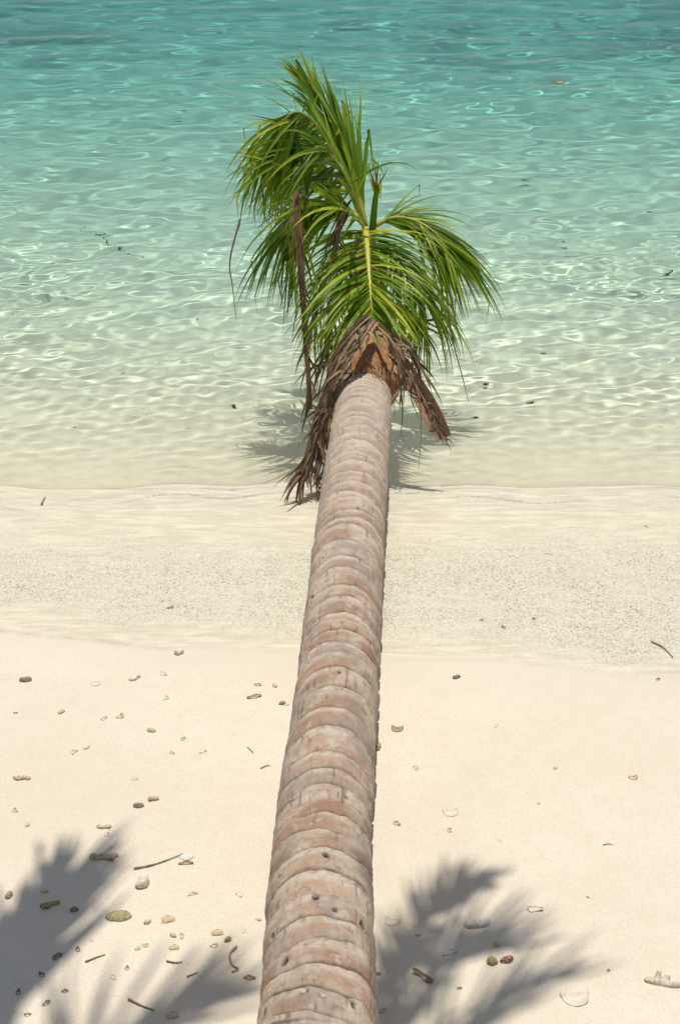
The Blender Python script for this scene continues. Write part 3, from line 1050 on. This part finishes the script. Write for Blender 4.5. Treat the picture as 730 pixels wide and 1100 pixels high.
def shell_piece(mb, L, rot, tilt=.0, ridges=16, deep=.32, openup=True):
    """half of a bivalve: a ribbed dish with a thick lip"""
    nu, nv = 12, 34
    vs, fs = [], []
    cr, sr = math.cos(rot), math.sin(rot)
    for layer in (0, 1):
        for i in range(nu + 1):
            s = i / nu
            for k in range(nv + 1):
                a = (k / nv - .5) * 2 * math.pi * .5 * 1.04
                rr = s * L * .62 * (1 - .18 * abs(math.sin(a)) ** 3) * (1 + .012 * math.cos(a * ridges))
                x, y = math.sin(a) * rr * .92, math.cos(a) * rr - L * .30
                e = (x / (L * .55)) ** 2 + ((y + .02 * L) / (L * .42)) ** 2
                z = -deep * L * .5 * max(0, 1 - min(1, e)) ** .8 + .010 * L * math.cos(a * ridges) * s
                if not openup:
                    z = -z
                z += .045 * L * (1 if layer == 0 else -.3) * (1 if openup else 1) + deep * L * (.5 if openup else 0.02)
                z += tilt * y
                vs.append(Vector((x * cr - y * sr, x * sr + y * cr, z)))
    ro = nv + 1
    for layer in (0, 1):
        o = layer * (nu + 1) * ro
        for i in range(nu):
            for k in range(nv):
                q = (o + i * ro + k, o + i * ro + k + 1, o + (i + 1) * ro + k + 1, o + (i + 1) * ro + k)
                fs.append(q if layer else q[::-1])
    o = (nu + 1) * ro
    for k in range(nv):
        fs.append((nu * ro + k, nu * ro + k + 1, o + nu * ro + k + 1, o + nu * ro + k))
    mb.add(vs, fs)


def pebble_piece(mb, L, rot, flat=.45, asp=.65, amp=.25):
    nu, nv = 12, 20
    vs, fs = [], []
    sd = rnd.uniform(0, 60)
    cr, sr = math.cos(rot), math.sin(rot)
    for i in range(nu + 1):
        p_ = math.pi * i / nu
        for k in range(nv):
            a = 2 * math.pi * k / nv
            x, y, z = math.sin(p_) * math.cos(a), math.sin(p_) * math.sin(a), math.cos(p_)
            r = .5 * L * (1 + amp * 2 * (float(fbm(x * 1.4 + sd, y * 1.4 + z * 1.7 + 9, 3, 3)) - .5))
            X, Y_, Z = x * r, y * r * asp, z * r * flat
            vs.append(Vector((X * cr - Y_ * sr, X * sr + Y_ * cr, Z + .5 * L * flat * .62)))
    for i in range(nu):
        for k in range(nv):
            fs.append((i * nv + k, (i + 1) * nv + k, (i + 1) * nv + (k + 1) % nv, i * nv + (k + 1) % nv))
    mb.add(vs, fs)


def chip_piece(mb, L, rot, wid=.35, curl=.25):
    n = 10
    vs, fs = [], []
    cr, sr = math.cos(rot), math.sin(rot)
    ph_ = rnd.uniform(0, 9)
    for lay in (0, 1):
        for i in range(n + 1):
            s = i / n - .5
            w = wid * L * .5 * (1 - (2 * abs(s)) ** 2.5 * .8) * (1 + .25 * math.sin(s * 9 + ph_))
            for q in (-1, -.3, .4, 1):
                x, y = s * L, q * w + .10 * L * math.sin(s * 4 + ph_)
                z = curl * L * (2 * s) ** 2 * .35 + .16 * L * wid * (q * q) + .012 * L + (-.035 * L if lay else 0) + .02 * L
                vs.append(Vector((x * cr - y * sr, x * sr + y * cr, z)))
    for lay in (0, 1):
        o = lay * (n + 1) * 4
        for i in range(n):
            for k in range(3):
                f = (o + i * 4 + k, o + i * 4 + k + 1, o + (i + 1) * 4 + k + 1, o + (i + 1) * 4 + k)
                fs.append(f if lay else f[::-1])
    o = (n + 1) * 4
    for i in range(n):
        fs.append((i * 4, (i + 1) * 4, o + (i + 1) * 4, o + i * 4))
        fs.append((i * 4 + 3, o + i * 4 + 3, o + (i + 1) * 4 + 3, (i + 1) * 4 + 3))
    mb.add(vs, fs)


def put(kind, px, py, wpx, rot, mat, name, label, cat, group=None, under=False, **kw):
    g = G(px, py)
    L = wpx * (g.y * CP + (H - g.z) * SP) / F
    mb = MB()
    rt = R(rot)
    if kind == 'coral':
        coral_piece(mb, L, rt, **kw)
    elif kind == 'shell':
        shell_piece(mb, L, rt, **kw)
    elif kind == 'pebble':
        pebble_piece(mb, L, rt, **kw)
    elif kind == 'chip':
        chip_piece(mb, L, rt, **kw)
    o = mb.build(name, MATS[mat])
    o.location = g - UP * L * (.09 if kind in ('coral', 'pebble') else .045)
    tag(o, label, cat, group)
    return o


def twig(pix, r, mat, name, label, cat, group=None, bump=.6):
    pts = [G(x, y) + UP * (r * .8 + r * bump * rnd.random()) for x, y in pix]
    mb = MB()
    base = pts[0]
    path = [p - base for p in spline(pts, 20)]
    mb.tube(path, lambda s: r * (1 - .55 * s) * (1 + .15 * math.sin(s * 21)), 7)
    o = mb.build(name, MATS[mat])
    o.location = base
    tag(o, label, cat, group)


# larger finds, one by one
put('coral', 112, 921, 32, 5, 'tan', 'coral_fragment', 'tan stubby coral branch with knobs, at the upper edge of the left palm shadow', 'coral', fat=.15, branches=3)
put('shell', 201, 921, 17, 200, 'white', 'seashell', 'white broken shell at the right end of the thin dark twig', 'shell', openup=False)
put('chip', 200, 928, 16, 0, 'bark', 'bark_chip', 'flat brown chip lying just below the white broken shell', 'bark chip')
put('pebble', 154, 950, 17, 60, 'white', 'coral_lump', 'rounded white coral lump left of the trunk, below the thin dark twig', 'coral', flat=.8, asp=.8, amp=.35)
put('pebble', 128, 985, 28, 2, 'olive', 'pebble', 'oval olive green speckled pebble inside the left shadow', 'pebble', flat=.35, asp=.62, amp=.12)
put('shell', 180, 988, 17, 20, 'tan', 'seashell', 'small tan shell just right of the oval olive pebble', 'shell', openup=False, deep=.3)
put('coral', 159, 991, 9, 40, 'coral', 'coral_chip', 'knobbly coral crumb between the olive pebble and the small tan shell', 'coral', branches=1, fat=.3)
put('chip', 207, 961, 11, 15, 'tan', 'shell_chip', 'curved tan chip on bright sand right of the white coral lump', 'shell chip')
put('pebble', 10, 963, 11, 70, 'olive', 'pebble', 'dark olive pebble close to the left picture edge in the shade', 'pebble', flat=.7)
put('coral', 54, 972, 22, 25, 'olive', 'coral_fragment', 'olive brown coral stick lying in the deep left shade', 'coral', fat=.16, branches=2)
put('pebble', 80, 978, 10, 10, 'dark', 'pebble', 'small dark pebble between the olive coral stick and the oval olive pebble', 'pebble', flat=.7)
put('coral', 24, 836, 20, 170, 'tan', 'coral_fragment', 'tan coral stick near the left edge, above the palm shadow', 'coral', fat=.15, branches=1)
put('coral', 165, 859, 12, 20, 'tan', 'coral_fragment', 'lumpy tan coral bit, upper of the close pair left of the trunk', 'coral', fat=.26, branches=2)
put('pebble', 149, 866, 12, 5, 'dark', 'pebble', 'grey brown pebble, lower of the close pair left of the trunk', 'pebble', flat=.6, asp=.6)
put('coral', 112, 888, 16, 175, 'coral', 'coral_fragment', 'short straight coral stub just above the tip of the left palm shadow', 'coral', fat=.19, branches=0)
put('coral', 145, 729, 14, 35, 'white', 'coral_fragment', 'grey white forked coral near the wet edge left of the trunk', 'coral', fat=.2, branches=3)
put('pebble', 28, 731, 14, 5, 'dark', 'pebble', 'dark brown pebble alone at the far left below the wash', 'pebble', flat=.5, asp=.55)
put('coral', 193, 702, 10, 30, 'white', 'coral_lump', 'white coral lump sitting right on the wet edge of the wash', 'coral', fat=.36, branches=1)
put('shell', 103, 735, 11, 190, 'white', 'seashell', 'small white shell left of the forked grey coral', 'shell')
put('chip', 273, 749, 16, 5, 'olive', 'leaf_scrap', 'greenish curled leaf scrap left of the trunk near the wash', 'leaf scrap', wid=.4)
put('pebble', 303, 756, 8, 20, 'olive', 'pebble', 'small green grey pebble touching the trunk outline on its left', 'pebble', flat=.6)
put('coral', 512, 992, 29, 22, 'white', 'coral_fragment', 'white two-lobed coral piece in the middle of the right palm shadow', 'coral', fat=.19, branches=3)
put('chip', 574, 977, 17, 160, 'shell', 'shell_fragment', 'pale shell shard with a raised point at the right shadow border', 'shell', wid=.5)
put('shell', 420, 991, 18, 160, 'shell', 'seashell', 'pale half shell right beside the trunk at the shadow edge', 'shell', deep=.25)
put('chip', 483, 1024, 17, 10, 'shell', 'shell_fragment', 'thin cream shell sliver below the white two-lobed coral', 'shell', wid=.35)
put('pebble', 528, 1034, 13, 10, 'olive', 'pebble', 'olive pebble side by side with a reddish one', 'pebble', flat=.75, asp=.85)
put('pebble', 544, 1032, 15, 20, 'red', 'pebble', 'reddish brown pebble with pale spots beside the olive one', 'pebble', flat=.6, asp=.6)
put('pebble', 533, 1015, 9, 40, 'tan', 'pebble', 'tiny tan crumb above the olive and reddish pebbles', 'pebble', flat=.6)
put('chip', 454, 1050, 27, 150, 'bark', 'bark_chip', 'curved brown bark strip in the right shade near the trunk', 'bark chip', wid=.3, curl=.5)
put('chip', 403, 1047, 11, 0, 'bark', 'bark_chip', 'brown chip half hidden by the right side of the trunk', 'bark chip', wid=.4)
put('shell', 618, 1074, 33, 185, 'shell', 'seashell', 'large white oval shell at the bottom right', 'shell', deep=.22, ridges=9)
put('coral', 711, 1056, 40, 165, 'coral', 'coral_fragment', 'long pitted coral slab at the lower right picture edge', 'coral', fat=.13, branches=2)
put('shell', 484, 874, 18, 185, 'shell', 'seashell', 'cream shell on open sand above the right palm shadow', 'shell', deep=.25)
put('coral', 406, 804, 11, 80, 'olive', 'coral_fragment', 'olive coral bit pressed against the right side of the trunk', 'coral', fat=.3, branches=2)
put('shell', 426, 784, 14, 170, 'olive', 'seashell', 'grey green shell just right of the trunk on dry sand', 'shell', deep=.35)
put('coral', 490, 728, 9, 15, 'dark', 'coral_chip', 'small dark coral chip right of the trunk below the wash', 'coral', fat=.28, branches=2)
put('shell', 680, 836, 11, 190, 'tan', 'seashell', 'small tan shell alone on the open sand at the far right', 'shell')
put('shell', 185, 1091, 16, 10, 'tan', 'seashell', 'tan shell at the bottom edge left of the trunk', 'shell', openup=False)
put('chip', 268, 1051, 13, 5, 'bark', 'bark_chip', 'brown bark chip left of the trunk near the bottom', 'bark chip', wid=.45)
put('shell', 233, 1002, 15, 5, 'tan', 'seashell', 'tan half shell on bright sand, nearest the left side of the trunk', 'shell', openup=False, deep=.3)
put('shell', 187, 1018, 13, 5, 'tan', 'seashell', 'flat tan shell below a pair of small chips in the left shade', 'shell', openup=False, deep=.25)
put('pebble', 245, 1010, 9, 50, 'olive', 'pebble', 'small olive grey pebble just right of the tan half shell', 'pebble', flat=.7)

# tiny chips nothing tells apart
GT = 'tiny pale chips scattered on the dry sand'
LTC = 'tiny pale coral or shell chip scattered on the dry sand'
tiny = [(176, 724, 9), (179, 750, 8), (66, 765, 9), (112, 772, 8), (130, 770, 10), (163, 785, 11), (197, 794, 7), (79, 808, 9), (93, 803, 9), (185, 809, 6),
        (217, 807, 9), (295, 737, 8), (277, 736, 8), (16, 871, 8), (30, 886, 8), (145, 837, 7), (258, 961, 9), (186, 1005, 9), (195, 1006, 8), (156, 1016, 8), (148, 1019, 8),
        (230, 1016, 9), (261, 1000, 7), (278, 988, 7), (532, 780, 6), (447, 825, 8), (596, 825, 7), (426, 885, 9), (482, 892, 8), (578, 863, 5), (411, 1086, 9),
        (116, 897, 7), (48, 958, 8), (98, 1010, 6), (537, 903, 5), (308, 757, 6), (122, 1050, 8)]
first = {}
for k, (x, y, w) in enumerate(tiny):
    kd = ('chip', 'shell', 'pebble')[k % 3]
    kw = dict(wid=.6) if kd == 'chip' else {}
    put(kd, x, y, w, rnd.uniform(0, 360), rnd.choice(('shell', 'tan', 'coral', 'tan')), 'shell_chip', LTC, 'shell chip', GT, **kw)
GD = 'tiny dark specks on the sand and in the wash'
for x, y, w in ((17, 766, 5), (540, 674, 6), (573, 665, 5), (517, 666, 5), (706, 730, 6), (631, 964, 4), (653, 1043, 5), (183, 653, 7), (137, 1040, 7), (62, 1028, 12), (84, 1020, 8),
                (45, 1047, 9), (50, 1078, 10), (20, 1066, 9), (30, 1090, 8), (70, 1065, 8), (449, 1005, 6), (493, 1062, 6)):
    put('chip', x, y, w, rnd.uniform(0, 360), 'twig', 'dark_crumb', 'tiny dark crumb of plant litter on the sand', 'crumb', GD, wid=.6)

twig([(144, 934), (160, 931), (176, 926), (197, 918)], .0028, 'twig', 'twig', 'thin dark bent twig pointing at the white broken shell', 'twig')
twig([(254, 1018), (247, 1026), (249, 1037), (256, 1042), (249, 1045)], .003, 'bark', 'twig', 'curled tan stem like a hook left of the trunk', 'twig')
twig([(92, 1034), (104, 1029), (113, 1026)], .0025, 'twig', 'twig', 'short twig inside the left palm shadow', 'twig')
twig([(138, 1074), (152, 1081), (166, 1086)], .003, 'bark', 'twig', 'tan stalk at the bottom of the left palm shadow', 'twig')
twig([(179, 1033), (188, 1035), (196, 1034)], .0025, 'bark', 'twig', 'straight tan splinter below the flat tan shell', 'twig')
twig([(201, 1050), (208, 1047), (213, 1045)], .0022, 'twig', 'twig', 'tiny splinter left of the trunk beneath the hooked stem', 'twig')
twig([(266, 803), (269, 806), (272, 809)], .002, 'twig', 'twig', 'dark splinter on dry sand left of the middle trunk', 'twig')
twig([(280, 826), (286, 823), (290, 823)], .002, 'twig', 'twig', 'dark splinter close to the left trunk outline', 'twig')
twig([(699, 690), (711, 696), (722, 707)], .0032, 'twig', 'twig', 'bent dark twig at the right edge of the wash', 'twig')
twig([(647, 908), (653, 907), (658, 908)], .0015, 'twig', 'twig', 'hair thin straw on the open sand at right', 'twig')
twig([(92, 331), (120, 339), (140, 346), (163, 350)], .0035, 'weed', 'sunken_stick', 'thin sunken stick lying on the sea bed at left', 'stick')
twig([(45, 543), (47, 538), (49, 535)], .004, 'weed', 'twig', 'short dark twig at the water line on the left', 'twig')

GW = 'dark weed scraps lying on the shallow sea bed'
for x, y, w in ((131, 436, 16), (220, 397, 7), (252, 461, 9), (147, 468, 9), (16, 436, 14), (689, 318, 14), (597, 337, 9), (581, 421, 13), (569, 458, 10),
                (637, 393, 14), (608, 349, 13), (589, 595, 8), (694, 566, 7), (232, 165, 10), (247, 208, 9), (10, 308, 16), (60, 352, 12),
                (640, 210, 14), (540, 242, 12), (668, 102, 12), (510, 135, 16), (708, 217, 14), (705, 360, 22), (90, 138, 10), (520, 445, 12), (560, 300, 14), (480, 60, 14), (30, 150, 12), (200, 260, 10), (688, 470, 9), (202, 480, 8), (81, 478, 8), (508, 470, 12)):
    put('chip', x, y, w * .85, rnd.uniform(-40, 40), 'weed', 'weed_scrap', 'small dark weed scrap lying on the shallow sea bed', 'seaweed', GW, wid=rnd.uniform(.2, .5), curl=.06)

# orange leaf afloat
fl = P(600, 92, 9.0)
d = ray(600, 92)
t = -H / d.z
fl = Vector((0, 0, H)) + d * t
mb = MB()
chip_piece(mb, .095, R(4), wid=.42, curl=.35)
o = mb.build('floating_leaf', m_orange)
wz = float(water_z(np.array([fl.x]), np.array([fl.y]))[0])
o.location = (fl.x, fl.y, wz - .001)
tag(o, 'single orange leaf floating on the turquoise water at upper right', 'leaf')
